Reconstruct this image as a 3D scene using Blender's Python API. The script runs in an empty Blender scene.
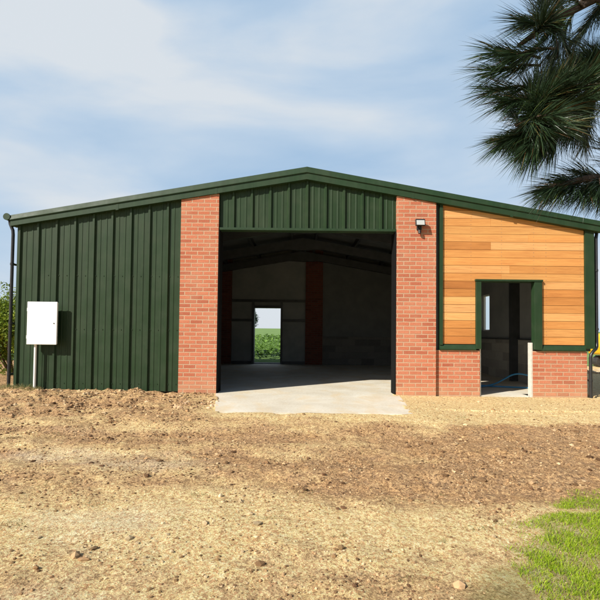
import bpy, bmesh, math, random
import numpy as np
from mathutils import Vector, Matrix, noise
R = math.radians
random.seed(11)
S = bpy.context.scene
COL = S.collection

# ------------------------------------------------------------------ helpers
class MB:
    """collects geometry for ONE mesh object"""
    def __init__(s): s.v = []; s.f = []; s.c = []; s.sm = []
    def add(s, vs, fs, col=None, smooth=False):
        o = len(s.v); s.v += [tuple(v) for v in vs]
        for f in fs:
            s.f.append(tuple(i + o for i in f)); s.c.append(col or (1, 1, 1)); s.sm.append(smooth)
    def box(s, x0, x1, y0, y1, z0, z1, col=None):
        vs = [(x, y, z) for x in (x0, x1) for y in (y0, y1) for z in (z0, z1)]
        s.add(vs, [(0, 1, 3, 2), (4, 6, 7, 5), (0, 4, 5, 1), (2, 3, 7, 6), (0, 2, 6, 4), (1, 5, 7, 3)], col)
    def obox(s, c, dims, M, col=None):
        hx, hy, hz = [d / 2 for d in dims]; c = Vector(c)
        vs = [c + M @ Vector((x, y, z)) for x in (-hx, hx) for y in (-hy, hy) for z in (-hz, hz)]
        s.add(vs, [(0, 1, 3, 2), (4, 6, 7, 5), (0, 4, 5, 1), (2, 3, 7, 6), (0, 2, 6, 4), (1, 5, 7, 3)], col)
    def prism(s, poly, y0, y1, axis='y', col=None, smooth=False):
        """poly of (a,b); axis y -> (a,y,b); x -> (x,a,b)"""
        n = len(poly)
        P = (lambda a, b, t: (a, t, b)) if axis == 'y' else ((lambda a, b, t: (t, a, b)) if axis == 'x' else (lambda a, b, t: (a, b, t)))
        vs = [P(a, b, y0) for a, b in poly] + [P(a, b, y1) for a, b in poly]
        s.add(vs, [(i, (i + 1) % n, (i + 1) % n + n, i + n) for i in range(n)], col, smooth)
        s.add(vs, [tuple(range(n))[::-1], tuple(range(n, 2 * n))], col)
    def tube(s, pts, r, n=10, caps=True, col=None):
        pts = [Vector(p) for p in pts]; rr = r if isinstance(r, (list, tuple)) else [r] * len(pts)
        rings = []; u = None
        for i, p in enumerate(pts):
            d = (pts[min(i + 1, len(pts) - 1)] - pts[max(i - 1, 0)]).normalized()
            if u is None:
                u = d.orthogonal().normalized()
            else:
                u = (u - d * u.dot(d)).normalized()
            w = d.cross(u)
            rings.append([p + (u * math.cos(2 * math.pi * k / n) + w * math.sin(2 * math.pi * k / n)) * rr[i] for k in range(n)])
        vs = [v for r_ in rings for v in r_]
        fs = [(i * n + k, i * n + (k + 1) % n, (i + 1) * n + (k + 1) % n, (i + 1) * n + k) for i in range(len(pts) - 1) for k in range(n)]
        s.add(vs, fs, col, True)
        if caps:
            s.add(rings[0], [tuple(range(n))[::-1]], col); s.add(rings[-1], [tuple(range(n))], col)
    def build(s, name, mat, parent=None, bevel=0, loc=None, smooth=None):
        me = bpy.data.meshes.new(name); me.from_pydata(s.v, [], s.f)
        a = me.color_attributes.new('tint', 'BYTE_COLOR', 'CORNER') if any(c != (1, 1, 1) for c in s.c) else None
        if a:
            cs = np.repeat(np.array([tuple(c) + (1,) for c in s.c], dtype=np.float32), [len(f) for f in s.f], axis=0)
            a.data.foreach_set('color', cs.ravel())
        me.polygons.foreach_set('use_smooth', [bool(x) if smooth is None else smooth for x in s.sm])
        me.materials.append(mat); me.update()
        bm = bmesh.new(); bm.from_mesh(me)
        if len(bm.faces) < 60000: bmesh.ops.recalc_face_normals(bm, faces=bm.faces)
        bm.to_mesh(me); bm.free()
        o = bpy.data.objects.new(name, me); COL.objects.link(o)
        if parent: o.parent = parent
        if loc: o.location = loc
        if bevel:
            m = o.modifiers.new('bevel', 'BEVEL'); m.width = bevel; m.segments = 2; m.limit_method = 'ANGLE'; m.angle_limit = R(40)
        return o

def tag(o, label=None, cat=None, group=None, kind=None):
    if label: o['label'] = label
    if cat: o['category'] = cat
    if group: o['group'] = group
    if kind: o['kind'] = kind
    return o
def empty(name, loc, label, cat, group=None, rz=0):
    o = bpy.data.objects.new(name, None); COL.objects.link(o); o.location = loc; o.rotation_euler.z = rz
    o.empty_display_size = .2
    return tag(o, label, cat, group)
def fbm(x, y, z=0, o=4):
    return noise.fractal(Vector((x, y, z)), 1.0, 2.0, o)
def sst(a, b, x):
    t = min(1, max(0, (x - a) / (b - a))); return t * t * (3 - 2 * t)

# ------------------------------------------------------------------ materials
def mat(name, base=(.5, .5, .5), rough=.6, metal=0, spec=.5):
    m = bpy.data.materials.new(name); m.use_nodes = True
    b = m.node_tree.nodes['Principled BSDF']
    b.inputs['Base Color'].default_value = (*base, 1); b.inputs['Roughness'].default_value = rough
    b.inputs['Metallic'].default_value = metal; b.inputs['Specular IOR Level'].default_value = spec
    return m, m.node_tree.nodes, m.node_tree.links, b
def N(nt, t, **kw):
    n = nt.new(t)
    for k, v in kw.items(): setattr(n, k, v)
    return n
def noise_n(ns, ls, vec, scale, detail=6, rough=.6, dist=0):
    n = ns.new('ShaderNodeTexNoise'); n.inputs['Scale'].default_value = scale; n.inputs['Detail'].default_value = detail
    n.inputs['Roughness'].default_value = rough; n.inputs['Distortion'].default_value = dist
    ls.new(vec, n.inputs['Vector']); return n.outputs['Fac']
def ramp(ns, ls, fac, stops):
    r = ns.new('ShaderNodeValToRGB'); e = r.color_ramp.elements
    while len(e) < len(stops): e.new(.5)
    for i, (p, c) in enumerate(stops):
        e[i].position = p; e[i].color = (*c, 1) if len(c) == 3 else c
    ls.new(fac, r.inputs['Fac']); return r.outputs['Color']
def mix(ns, ls, fac, a, b, mode='MIX'):
    m = ns.new('ShaderNodeMix'); m.data_type = 'RGBA'; m.blend_type = mode
    for sock, v in ((m.inputs[0], fac), (m.inputs[6], a), (m.inputs[7], b)):
        if isinstance(v, bpy.types.NodeSocket): ls.new(v, sock)
        elif isinstance(v, (int, float)): sock.default_value = v
        else: sock.default_value = (*v, 1)
    return m.outputs[2]
def bump(ns, ls, h, b, strength=.3, dist=.01, prev=None):
    n = ns.new('ShaderNodeBump'); n.inputs['Strength'].default_value = strength; n.inputs['Distance'].default_value = dist
    ls.new(h, n.inputs['Height'])
    if prev is not None: ls.new(prev, n.inputs['Normal'])
    ls.new(n.outputs[0], b.inputs['Normal']); return n.outputs[0]
def coords(ns, ls, scale=(1, 1, 1)):
    t = ns.new('ShaderNodeTexCoord'); m = ns.new('ShaderNodeMapping'); m.inputs['Scale'].default_value = scale
    ls.new(t.outputs['Object'], m.inputs['Vector']); return m.outputs[0]

def speckled(name, a, b_, scale=6, rough=.6, bumps=.15, bd=.004, metal=0, detail=8, lo=.35, hi=.65, spec=.5):
    m, ns, ls, b = mat(name, a, rough, metal, spec)
    v = coords(ns, ls); f = noise_n(ns, ls, v, scale, detail)
    ls.new(ramp(ns, ls, f, [(lo, a), (hi, b_)]), b.inputs['Base Color'])
    f2 = noise_n(ns, ls, v, scale * 9, 4); bump(ns, ls, f2, b, bumps, bd); return m

def brick_mat(name, c1, c2, c3, mortar, bw=.225, bh=.075, ms=.010, splash=True):
    m, ns, ls, b = mat(name, c1, .88, 0, .25)
    t = ns.new('ShaderNodeTexCoord'); sp = ns.new('ShaderNodeSeparateXYZ'); ls.new(t.outputs['Object'], sp.inputs[0])
    ad = N(ns, 'ShaderNodeMath', operation='ADD'); ls.new(sp.outputs[0], ad.inputs[0]); ls.new(sp.outputs[1], ad.inputs[1])
    cb = ns.new('ShaderNodeCombineXYZ'); ls.new(ad.outputs[0], cb.inputs[0]); ls.new(sp.outputs[2], cb.inputs[1])
    wob = ns.new('ShaderNodeTexNoise'); wob.inputs['Scale'].default_value = 14; ls.new(cb.outputs[0], wob.inputs['Vector'])
    wm = ns.new('ShaderNodeVectorMath'); wm.operation = 'SCALE'; wm.inputs['Scale'].default_value = .006; ls.new(wob.outputs['Color'], wm.inputs[0])
    wa = ns.new('ShaderNodeVectorMath'); wa.operation = 'ADD'; ls.new(cb.outputs[0], wa.inputs[0]); ls.new(wm.outputs[0], wa.inputs[1])
    bt = ns.new('ShaderNodeTexBrick'); ls.new(wa.outputs[0], bt.inputs['Vector'])
    for k, v in {'Scale': 1, 'Mortar Size': ms, 'Mortar Smooth': .35, 'Bias': 0, 'Brick Width': bw, 'Row Height': bh}.items(): bt.inputs[k].default_value = v
    bt.inputs['Color1'].default_value = (0, 0, 0, 1); bt.inputs['Color2'].default_value = (1, 1, 1, 1); bt.inputs['Mortar'].default_value = (.5, .5, .5, 1)
    cr = ramp(ns, ls, bt.outputs['Color'], [(.0, c3), (.3, c1), (.62, c2), (1., c1)])
    n1 = noise_n(ns, ls, t.outputs['Object'], 70, 6)
    col = mix(ns, ls, .5, cr, ramp(ns, ls, n1, [(.3, (.35, .35, .35)), (.7, (.85, .85, .85))]), 'OVERLAY')
    n2 = noise_n(ns, ls, t.outputs['Object'], 2.2, 5)
    mcol = ramp(ns, ls, noise_n(ns, ls, t.outputs['Object'], 9, 4), [(.3, tuple(x * .82 for x in mortar)), (.7, mortar)])
    col = mix(ns, ls, bt.outputs['Fac'], col, mcol)
    # lime bloom and splashed dust
    col = mix(ns, ls, ramp(ns, ls, n2, [(.45, (0, 0, 0)), (.8, (.3, .3, .3))]), col, mortar)
    if splash:
        mz = ns.new('ShaderNodeMapRange'); mz.inputs['From Min'].default_value = .0; mz.inputs['From Max'].default_value = .34; mz.inputs['To Min'].default_value = .62; mz.inputs['To Max'].default_value = 0
        ls.new(sp.outputs[2], mz.inputs['Value']); nz = noise_n(ns, ls, t.outputs['Object'], 7, 6, .7)
        ml = N(ns, 'ShaderNodeMath', operation='MULTIPLY'); ls.new(mz.outputs[0], ml.inputs[0]); ls.new(nz, ml.inputs[1])
        col = mix(ns, ls, ml.outputs[0], col, (.52, .38, .22))
    ls.new(col, b.inputs['Base Color'])
    inv = N(ns, 'ShaderNodeMath', operation='SUBTRACT'); inv.inputs[0].default_value = 1; ls.new(bt.outputs['Fac'], inv.inputs[1])
    p = bump(ns, ls, inv.outputs[0], b, .7, .006); bump(ns, ls, n1, b, .35, .004, p)
    return m

M = {}
M['brick'] = brick_mat('red_brick', (.41, .132, .070), (.46, .160, .088), (.34, .100, .055), (.52, .345, .225))
M['shadebrick'] = brick_mat('brick_painted_shade', (.13, .040, .026), (.16, .050, .032), (.10, .030, .020), (.14, .09, .07), splash=False)  # inner piers: interior shade put into the brick colour
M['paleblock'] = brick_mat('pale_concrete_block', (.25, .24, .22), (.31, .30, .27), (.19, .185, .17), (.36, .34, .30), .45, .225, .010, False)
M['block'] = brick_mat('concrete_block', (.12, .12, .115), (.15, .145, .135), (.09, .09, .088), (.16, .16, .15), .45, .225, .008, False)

def green_sheet(name, c, rough=.5):
    m, ns, ls, b = mat(name, c, rough, 0, .3)
    v = coords(ns, ls); st = coords(ns, ls, (14, 14, .7))
    a = noise_n(ns, ls, st, 1.0, 6, .7); d = noise_n(ns, ls, v, 3, 6)
    col = ramp(ns, ls, a, [(.3, tuple(x * .86 for x in c)), (.7, tuple(x * 1.16 for x in c))])
    col = mix(ns, ls, ramp(ns, ls, d, [(.48, (0, 0, 0)), (.85, (.06, .06, .06))]), col, (.22, .20, .15))
    ls.new(col, b.inputs['Base Color'])
    ls.new(ramp(ns, ls, d, [(.3, (rough - .06,) * 3), (.7, (rough + .14,) * 3)]), b.inputs['Roughness'])
    f = noise_n(ns, ls, coords(ns, ls, (2.2, 2.2, .9)), 1.3, 2); p = bump(ns, ls, f, b, .35, .02)
    bump(ns, ls, noise_n(ns, ls, v, 240, 2), b, .06, .002, p)
    return m
GREEN = (.015, .036, .012)
M['sheet'] = green_sheet('juniper_green_sheet', GREEN)
M['trim'] = green_sheet('juniper_green_trim', (.017, .041, .016), .5)
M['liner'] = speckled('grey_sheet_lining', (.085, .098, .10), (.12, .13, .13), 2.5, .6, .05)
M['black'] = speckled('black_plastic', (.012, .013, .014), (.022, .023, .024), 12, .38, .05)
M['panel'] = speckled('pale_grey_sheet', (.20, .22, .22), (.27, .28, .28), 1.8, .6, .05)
M['steel'] = speckled('dark_painted_steel', (.030, .036, .040), (.050, .055, .06), 5, .5, .1)
M['white'] = speckled('white_gloss_plastic', (.80, .80, .77), (.86, .86, .83), 4, .35, .03)
M['concpost'] = speckled('pale_concrete', (.50, .48, .42), (.62, .60, .54), 14, .85, .3)
M['dark'] = mat('matt_black_steel', (.006, .006, .006), .85, 0, .15)[0]

def wood():
    m, ns, ls, b = mat('cedar_boards', (.6, .3, .1), .62, 0, .3)
    at = ns.new('ShaderNodeVertexColor'); at.layer_name = 'tint'
    t = ns.new('ShaderNodeTexCoord')
    off = ns.new('ShaderNodeVectorMath'); off.operation = 'MULTIPLY_ADD'; off.inputs[1].default_value = (37, 53, 71)
    ls.new(at.outputs['Color'], off.inputs[0]); 
    mp = ns.new('ShaderNodeMapping'); mp.inputs['Scale'].default_value = (1.1, 1, 26); ls.new(t.outputs['Object'], mp.inputs['Vector'])
    ls.new(mp.outputs[0], off.inputs[2])
    g = noise_n(ns, ls, off.outputs[0], 2.2, 9, .68, .5)
    mp2 = ns.new('ShaderNodeMapping'); mp2.inputs['Scale'].default_value = (.6, 1, 5); ls.new(t.outputs['Object'], mp2.inputs['Vector'])
    off2 = ns.new('ShaderNodeVectorMath'); off2.operation = 'ADD'; ls.new(mp2.outputs[0], off2.inputs[0]); ls.new(off.outputs[0], off2.inputs[1])
    g2 = noise_n(ns, ls, mp2.outputs[0], 1.7, 5, .6, .4)
    c = mix(ns, ls, .55, at.outputs['Color'], ramp(ns, ls, g, [(.28, (.26, .22, .20)), (.5, (.5, .5, .5)), (.75, (.68, .70, .72))]), 'OVERLAY')
    c = mix(ns, ls, .4, c, ramp(ns, ls, g2, [(.3, (.36, .33, .30)), (.65, (.56, .56, .56))]), 'OVERLAY')
    ls.new(c, b.inputs['Base Color']); bump(ns, ls, g, b, .25, .003); return m
M['wood'] = wood()

def slabmat():
    m, ns, ls, b = mat('floated_concrete', (.5, .48, .42), .82, 0, .3)
    v = coords(ns, ls); a = noise_n(ns, ls, v, 1.3, 9, .62, .3); c = noise_n(ns, ls, v, 30, 6)
    col = ramp(ns, ls, a, [(.3, (.54, .49, .39)), (.55, (.64, .60, .50)), (.72, (.72, .69, .60))])
    col = mix(ns, ls, .25, col, ramp(ns, ls, c, [(.35, (.3, .3, .3)), (.65, (.7, .7, .7))]), 'OVERLAY')
    dust = noise_n(ns, ls, coords(ns, ls, (1, .6, 1)), 2.3, 8, .65, .6)
    col = mix(ns, ls, ramp(ns, ls, dust, [(.48, (0, 0, 0)), (.72, (.7, .7, .7))]), col, (.62, .48, .28))
    ls.new(col, b.inputs['Base Color']); bump(ns, ls, c, b, .25, .004); return m
M['slab'] = slabmat()

def groundmat():
    m, ns, ls, b = mat('sandy_soil', (.5, .4, .25), .95, 0, .15)
    at = ns.new('ShaderNodeVertexColor'); at.layer_name = 'zone'
    sp = ns.new('ShaderNodeSeparateColor'); ls.new(at.outputs['Color'], sp.inputs[0])
    v = coords(ns, ls)
    n_f = noise_n(ns, ls, v, 26, 10, .72); n_m = noise_n(ns, ls, v, 5.5, 8, .65); n_p = noise_n(ns, ls, v, 95, 6, .7)
    sand = ramp(ns, ls, n_f, [(.32, (.37, .220, .088)), (.46, (.63, .44, .19)), (.60, (.80, .62, .32))])
    brown = ramp(ns, ls, n_f, [(.35, (.10, .048, .018)), (.47, (.33, .175, .066)), (.63, (.58, .36, .16))])
    # blend with broken-up edge
    ad = N(ns, 'ShaderNodeMath', operation='MULTIPLY_ADD'); ls.new(n_m, ad.inputs[0]); ad.inputs[1].default_value = .9; 
    su = N(ns, 'ShaderNodeMath', operation='SUBTRACT'); ls.new(sp.outputs[0], su.inputs[0]); su.inputs[1].default_value = .45
    ls.new(su.outputs[0], ad.inputs[2])
    col = mix(ns, ls, ramp(ns, ls, ad.outputs[0], [(.18, (0, 0, 0)), (.85, (1, 1, 1))]), sand, brown)
    # pale grey chips
    ad2 = N(ns, 'ShaderNodeMath', operation='MULTIPLY'); ls.new(sp.outputs[1], ad2.inputs[0]); ls.new(n_m, ad2.inputs[1])
    col = mix(ns, ls, ad2.outputs[0], col, (.60, .55, .44))
    # grit: small light and dark grains
    vo = ns.new('ShaderNodeTexVoronoi'); vo.inputs['Scale'].default_value = 75; ls.new(v, vo.inputs['Vector'])
    vo2 = ns.new('ShaderNodeTexVoronoi'); vo2.inputs['Scale'].default_value = 210; ls.new(v, vo2.inputs['Vector'])
    def bw(sock):
        q = ns.new('ShaderNodeRGBToBW'); ls.new(sock, q.inputs[0]); return q.outputs[0]
    gr = mix(ns, ls, .55, col, ramp(ns, ls, bw(vo.outputs['Color']), [(.22, (.22, .20, .18)), (.45, (.5, .5, .5)), (.78, (.80, .79, .76))]), 'OVERLAY')
    gr = mix(ns, ls, .6, gr, ramp(ns, ls, bw(vo2.outputs['Color']), [(.20, (.18, .16, .14)), (.42, (.52, .52, .52)), (.8, (.82, .80, .77))]), 'OVERLAY')
    pit = noise_n(ns, ls, v, 13, 9, .75)
    gr = mix(ns, ls, ramp(ns, ls, pit, [(.30, (.75, .75, .75)), (.41, (0, 0, 0))]), gr, (.15, .085, .04))
    gr = mix(ns, ls, sp.outputs[2], gr, (.10, .13, .03))
    ls.new(gr, b.inputs['Base Color'])
    p = bump(ns, ls, n_f, b, .75, .035); p = bump(ns, ls, n_p, b, .6, .010, p); bump(ns, ls, vo.outputs['Distance'], b, .35, .008, p)
    return m
M['ground'] = groundmat()

def tinted(name, rough=.9, spec=.2, var=20, amt=.35, trans=0):
    m, ns, ls, b = mat(name, (.5, .5, .5), rough, 0, spec)
    at = ns.new('ShaderNodeVertexColor'); at.layer_name = 'tint'
    f = noise_n(ns, ls, coords(ns, ls), var, 5)
    ls.new(mix(ns, ls, amt, at.outputs['Color'], ramp(ns, ls, f, [(.3, (.25, .25, .25)), (.7, (.75, .75, .75))]), 'OVERLAY'), b.inputs['Base Color'])
    if trans:
        tr = ns.new('ShaderNodeBsdfTranslucent'); ls.new(at.outputs['Color'], tr.inputs['Color'])
        mx = ns.new('ShaderNodeMixShader'); mx.inputs[0].default_value = trans
        ls.new(b.outputs[0], mx.inputs[1]); ls.new(tr.outputs[0], mx.inputs[2]); ls.new(mx.outputs[0], ns['Material Output'].inputs['Surface'])
    return m
M['stone'] = tinted('soil_clods')
M['blade'] = tinted('grass_blades', .55, .3, 20, .2, .3)
M['leaf'] = tinted('leaf_green', .5, .35, 20, .2, .25)
M['needle'] = tinted('pine_needles', .36, .5, 20, .1, .06)
M['bark'] = speckled('pine_bark', (.055, .038, .026), (.15, .10, .07), 9, .9, .9, .03)
M['yellow'] = speckled('yellow_machine_paint', (.72, .42, .015), (.80, .48, .02), 3, .4, .05)
M['rubber'] = speckled('black_rubber', (.018, .018, .018), (.05, .045, .04), 8, .8, .3)
M['hose'] = mat('blue_hose_plastic', (.04, .25, .50), .35)[0]
M['lens'] = mat('lamp_glass', (.45, .47, .46), .12)[0]
m, ns, ls, b = mat('tinted_glass', (.02, .025, .03), .05); M['cabglass'] = m
m, ns, ls, b = mat('clear_glass', (.9, .95, .95), .02); b.inputs['Transmission Weight'].default_value = 1; b.inputs['IOR'].default_value = 1.02; M['clear'] = m
M['field'] = speckled('crop_field_green', (.10, .19, .035), (.17, .27, .06), .35, .9, .6, .1)

# ------------------------------------------------------------------ building dims (metres; z=0 floor, y=0 brick pier face)
XL, XR, XC = -5.30, 5.46, 0.10      # outer wall faces, ridge
ZE, ZA = 3.250, 4.215               # verge top line at the eaves, ridge
EL, ER = -5.38, 5.58                # verge ends
YB = 7.85                           # outer back face
def rooftop(x): return ZA - (ZA - ZE) * abs(x - XC) / ((XC - EL) if x < XC else (ER - XC))
def under(x): return rooftop(x) - .20
SL = (ZA - ZE) / (ER - XC); ANG = math.atan(SL)
PF = .06                            # plane of cladding pans / timber / plinth

bld = empty('farm_building', (0, 0, 0), 'dark green steel farm building with red brick piers, open bay and cedar boarded end', 'building')

def ribbed(mb, x0, x1, zb, ztop, y, first, pitch=.345, hgt=.032, sgn=-1):
    xs = []
    k = math.floor((x0 - first) / pitch) - 1
    while first + k * pitch < x1 + pitch:
        c = first + k * pitch
        prof = [(-.034, 0), (-.017, hgt), (.017, hgt), (.034, 0)]
        for q in (.33, .67):                                     # two low stiffeners in each pan
            prof += [(q * pitch - .020, 0), (q * pitch - .011, .006), (q * pitch + .011, .006), (q * pitch + .020, 0)]
        xs += [(c + a, b) for a, b in prof]; k += 1
    pts = [p for p in xs if x0 < p[0] < x1]
    pts = [(x0, 0)] + pts + [(x1, 0)]
    if x0 < XC < x1:
        for i in range(len(pts) - 1):
            if pts[i][0] < XC < pts[i + 1][0]:
                t = (XC - pts[i][0]) / (pts[i + 1][0] - pts[i][0]); pts.insert(i + 1, (XC, pts[i][1] * (1 - t) + pts[i + 1][1] * t)); break
    v = []; 
    for x, h in pts: v += [(x, y + sgn * h, zb), (x, y + sgn * h, ztop(x))]
    mb.add(v, [(2 * i, 2 * i + 2, 2 * i + 3, 2 * i + 1) for i in range(len(pts) - 1)])

# left bay cladding, gable infill
g = MB(); ribbed(g, XL + .002, -2.232, .02, lambda x: under(x) - .0, PF, -4.555)
for i in range(9):                                              # fixings
    for z in (.15, 1.15, 2.15):
        xx = -4.555 + .345 * i - .09
        for dx_ in (-.06, .14):
            if XL < xx + dx_ < -2.26: g.tube([(xx + dx_, PF - .009, z), (xx + dx_, PF + .001, z)], .009, 6)
tag(g.build('cladding', M['sheet'], bld), 'ribbed dark green sheet cladding of the left bay')
g = MB(); ribbed(g, -1.528, 1.778, 3.075, lambda x: under(x), PF, .115)
tag(g.build('cladding', M['sheet'], bld), 'ribbed green sheet panel above the open bay')
# liner behind the front cladding (left bay) and gable
def wallpoly(mb, x0, x1, z0, y0, y1, top=under, col=None):
    pts = [(x0, z0), (x1, z0), (x1, top(x1))] + ([(XC, top(XC))] if x0 < XC < x1 else []) + [(x0, top(x0))]
    mb.prism(pts, y0, y1, 'y', col)
lin = MB(); wallpoly(lin, XL + .02, -2.234, .0, .13, .20); wallpoly(lin, -1.53, 1.78, 3.09, .13, .2)
lin.build('front_lining', M['liner'], bld)

# brick piers
for x0, x1, lb in ((-2.23, -1.53, 'tall red brick pier left of the open bay'), (1.78, 2.512, 'tall red brick pier right of the open bay, with the lamp')):
    p = MB(); wallpoly(p, x0, x1, -.2, 0, .34, lambda x: under(x) - .002)
    tag(p.build('brick_pier', M['brick'], bld), lb)
# brick plinths below the timber
for x0, x1, lb in ((2.514, 3.345, 'low brick plinth left of the doorway'), (4.337, 5.335, 'low brick plinth right of the doorway')):
    p = MB(); p.box(x0, x1, PF, .17, -.25, .832); p.box(max(x0, 4.42) if x0 > 4 else x0, x1, .1701, .30, -.25, .832); tag(p.build('brick_plinth', M['brick'], bld), lb)

# timber boarded panel
tm = MB(); bh = .147; z = .945; rnd = random.Random(5)
pal = [(.66, .30, .075), (.70, .345, .095), (.74, .39, .12), (.58, .245, .058), (.50, .195, .045), (.70, .33, .085), (.62, .27, .065), (.76, .42, .14)]
def board(x0, x1, z0, z1):
    c = rnd.choice(pal); k = rnd.uniform(.80, .93); c = (c[0] * k, c[1] * k, c[2] * k * 1.15)
    def clip(x): return min(z1, under(x) - .012)
    if clip(x0) <= z0 + .004: return
    if clip(x1) <= z0 + .004:
        x1 = x0 + (under(x0) - .016 - z0) / SL
        if x1 - x0 < .02: return
    g_ = .006
    tl, tr = clip(x0), clip(x1)
    poly = [(x0 + .001, z0 + g_), (x1 - .001, z0 + g_), (x1 - .001, tr - .0)]
    if tl >= z1 - 1e-6 and tr < z1 - 1e-6:
        xk = ER - (z1 + .012 + .20 - ZE) / SL
        poly.append((max(x0 + .002, min(x1, xk)), z1))
    poly.append((x0 + .001, tl))
    tm.prism(poly, PF + rnd.uniform(-.0015, .0015), .12, 'y', c)
i = 0
while z < 3.5:
    z1 = z + bh
    spans = [(2.652, 5.29)]
    if z < 2.12: spans = [(2.652, 3.262), (4.49, 5.29)]
    for a, b_ in spans:
        if b_ - a > 2:
            cut = a + rnd.choice([.55, .9, 1.25, 1.6, 1.9]) if rnd.random() < .75 else None
            if z1 < 2.35 and z1 > 2.0: cut = 3.75
            segs = [(a, cut), (cut, b_)] if cut else [(a, b_)]
        else: segs = [(a, b_)]
        for q0, q1 in segs:
            if z < 2.12 < z1:    # board notched round the door head
                pass
            board(q0, q1, z, z1)
    z = z1; i += 1
for k in range(17):
    zz = .945 + bh * (k + .25)
    for xx in (2.72, 3.18, 3.75, 4.35, 4.58, 5.22):
        if (zz < 2.2 and 3.2 < xx < 4.55) or zz > under(xx) - .05: continue
        for dz in (0, .07):
            if zz + dz < under(xx) - .05: tm.tube([(xx, PF - .0035, zz + dz), (xx, PF + .004, zz + dz)], .0045, 6, col=(.22, .20, .18))
tim = tm.build('timber_cladding', M['wood'], bld)
bk = MB(); wallpoly(bk, 2.515, 3.30, .834, .121, .20); wallpoly(bk, 4.42, XR - .02, .834, .121, .20); wallpoly(bk, 3.301, 4.419, 2.16, .121, .2)
bk.build('timber_backing', M['liner'], bld)

# green trims around the timber
t = MB()
wallpoly(t, 2.592, 2.648, .93, .028, .119, lambda x: under(x) - .004)
t.build('edge_trim', M['trim'], bld, .003)
t = MB(); wallpoly(t, 5.295, XR, .885, .022, .119, lambda x: under(x) - .004); t.box(XR - .001, XR + .012, .03, .30, .885, 2.98)
t.build('corner_trim', M['trim'], bld, .003)
for x0, x1 in ((2.592, 3.262), (4.49, 5.294)):
    t = MB(); t.prism([(.02, .842), (.02, .862), (.058, .938), (.118, .938), (.118, .834), (.035, .834)], x0, x1, 'x'); t.build('sill_flashing', M['trim'], bld, .002)
t = MB(); t.box(3.264, 3.358, .016, .15, .86, 2.12); t.build('door_jamb', M['trim'], bld, .004)
t = MB(); t.box(4.346, 4.488, .016, .15, .86, 2.12); t.prism([(4.488, .86), (4.54, .835), (4.346, .86)][::-1], .016, .05, 'y'); t.build('door_jamb', M['trim'], bld, .004)
t = MB(); t.box(3.25, 4.50, .004, .30, 2.121, 2.156); t.build('door_head', M['trim'], bld, .003)
t = MB(); t.box(4.288, 4.335, .075, .17, -.1, .985); t.build('door_post', M['concpost'], bld, .006)
t = MB(); t.box(3.347, 3.372, .078, .32, -.1, .86); t.build('door_post', M['concpost'], bld, .004)

# main opening: head trim, black guides
t = MB(); t.box(-1.528, 1.778, .015, .20, 3.028, 3.074); t.build('bay_head_trim', M['trim'], bld, .004)
for x0, x1 in ((-1.529, -1.508), (1.757, 1.779)):
    t = MB(); t.box(x0, x1, .012, .36, 0.0, 3.027); t.build('door_guide', M['dark'], bld, .002)

# verge flashings (two creased bands, both slopes)
prof = [(.16, .0), (-.028, .0), (-.040, -.004), (-.056, -.100), (-.056, -.112), (-.036, -.120), (-.036, -.236), (.055, -.240), (.055, -.226), (.16, -.226)]
for xa, xb in ((EL, XC), (ER, XC)):
    v = MB(); n = len(prof); vs = []
    nseg = 3
    for k in range(nseg + 1):
        x = xa + (xb - xa) * k / nseg
        for (yy, dz) in prof: vs.append((x, yy, rooftop(x) + dz * (.86 + .14 * k / nseg)))
    fs = [(k * n + i, k * n + (i + 1) % n, (k + 1) * n + (i + 1) % n, (k + 1) * n + i) for k in range(nseg) for i in range(n)]
    fs += [tuple(range(n)), tuple(range(nseg * n, (nseg + 1) * n))]
    v.add(vs, fs); 
    for k in (1, 2):                                           # lap joints
        x = xa + (xb - xa) * k / 3 + .12
        for (y0, y1, d0, d1) in ((-.0385, -.03, -.125, -.232),):
            v.prism([(x, rooftop(x) + d0), (x + .05, rooftop(x + .05) + d0), (x + .05, rooftop(x + .05) + d1), (x, rooftop(x) + d1)], y0, y1, 'y')
    v.build('verge_flashing', M['trim'], bld)
t = MB(); t.prism([(XC - .16, rooftop(XC - .16) + .004), (XC, ZA + .006), (XC + .16, rooftop(XC + .16) + .004), (XC + .16, rooftop(XC + .16) - .03), (XC, ZA - .03), (XC - .16, rooftop(XC - .16) - .03)], .17, YB + .05, 'y')
t.build('ridge_cap', M['trim'], bld)

# roof sheets with ribs, lining, purlins, portal frames
for sx, xa in ((-1, EL + .01), (1, ER - .01)):
    r = MB()
    o = [(xa, rooftop(xa) - .03), (XC, ZA - .03), (XC, ZA - .06), (xa, rooftop(xa) - .06)]
    r.prism(o, .161, YB + .05, 'y')
    y = .33
    while y < YB:
        r.prism([(xa, rooftop(xa) + .002), (XC - sx * -.17, rooftop(XC + sx * .17) + .002), (XC + sx * .17, rooftop(XC + sx * .17) - .031), (xa, rooftop(xa) - .031)], y - .02, y + .02, 'y'); y += .345
    r.build('roof_sheet', M['sheet'], bld)
    r = MB(); r.prism([(xa - sx * .15, rooftop(xa - sx * .15) - .09), (XC, ZA - .09), (XC, ZA - .12), (xa - sx * .15, rooftop(xa - sx * .15) - .12)], .165, YB - .01, 'y')
    r.build('roof_lining', M['liner'], bld)
    L = abs(XC - xa)
    for k in range(5):
        x = XC + sx * (.35 + k * (L - .8) / 4); p = MB(); zc = rooftop(x) - .205
        p.box(x - .03, x + .03, .21, YB - .3, zc - .08, zc + .082); p.build('purlin', M['steel'], bld)
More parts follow.
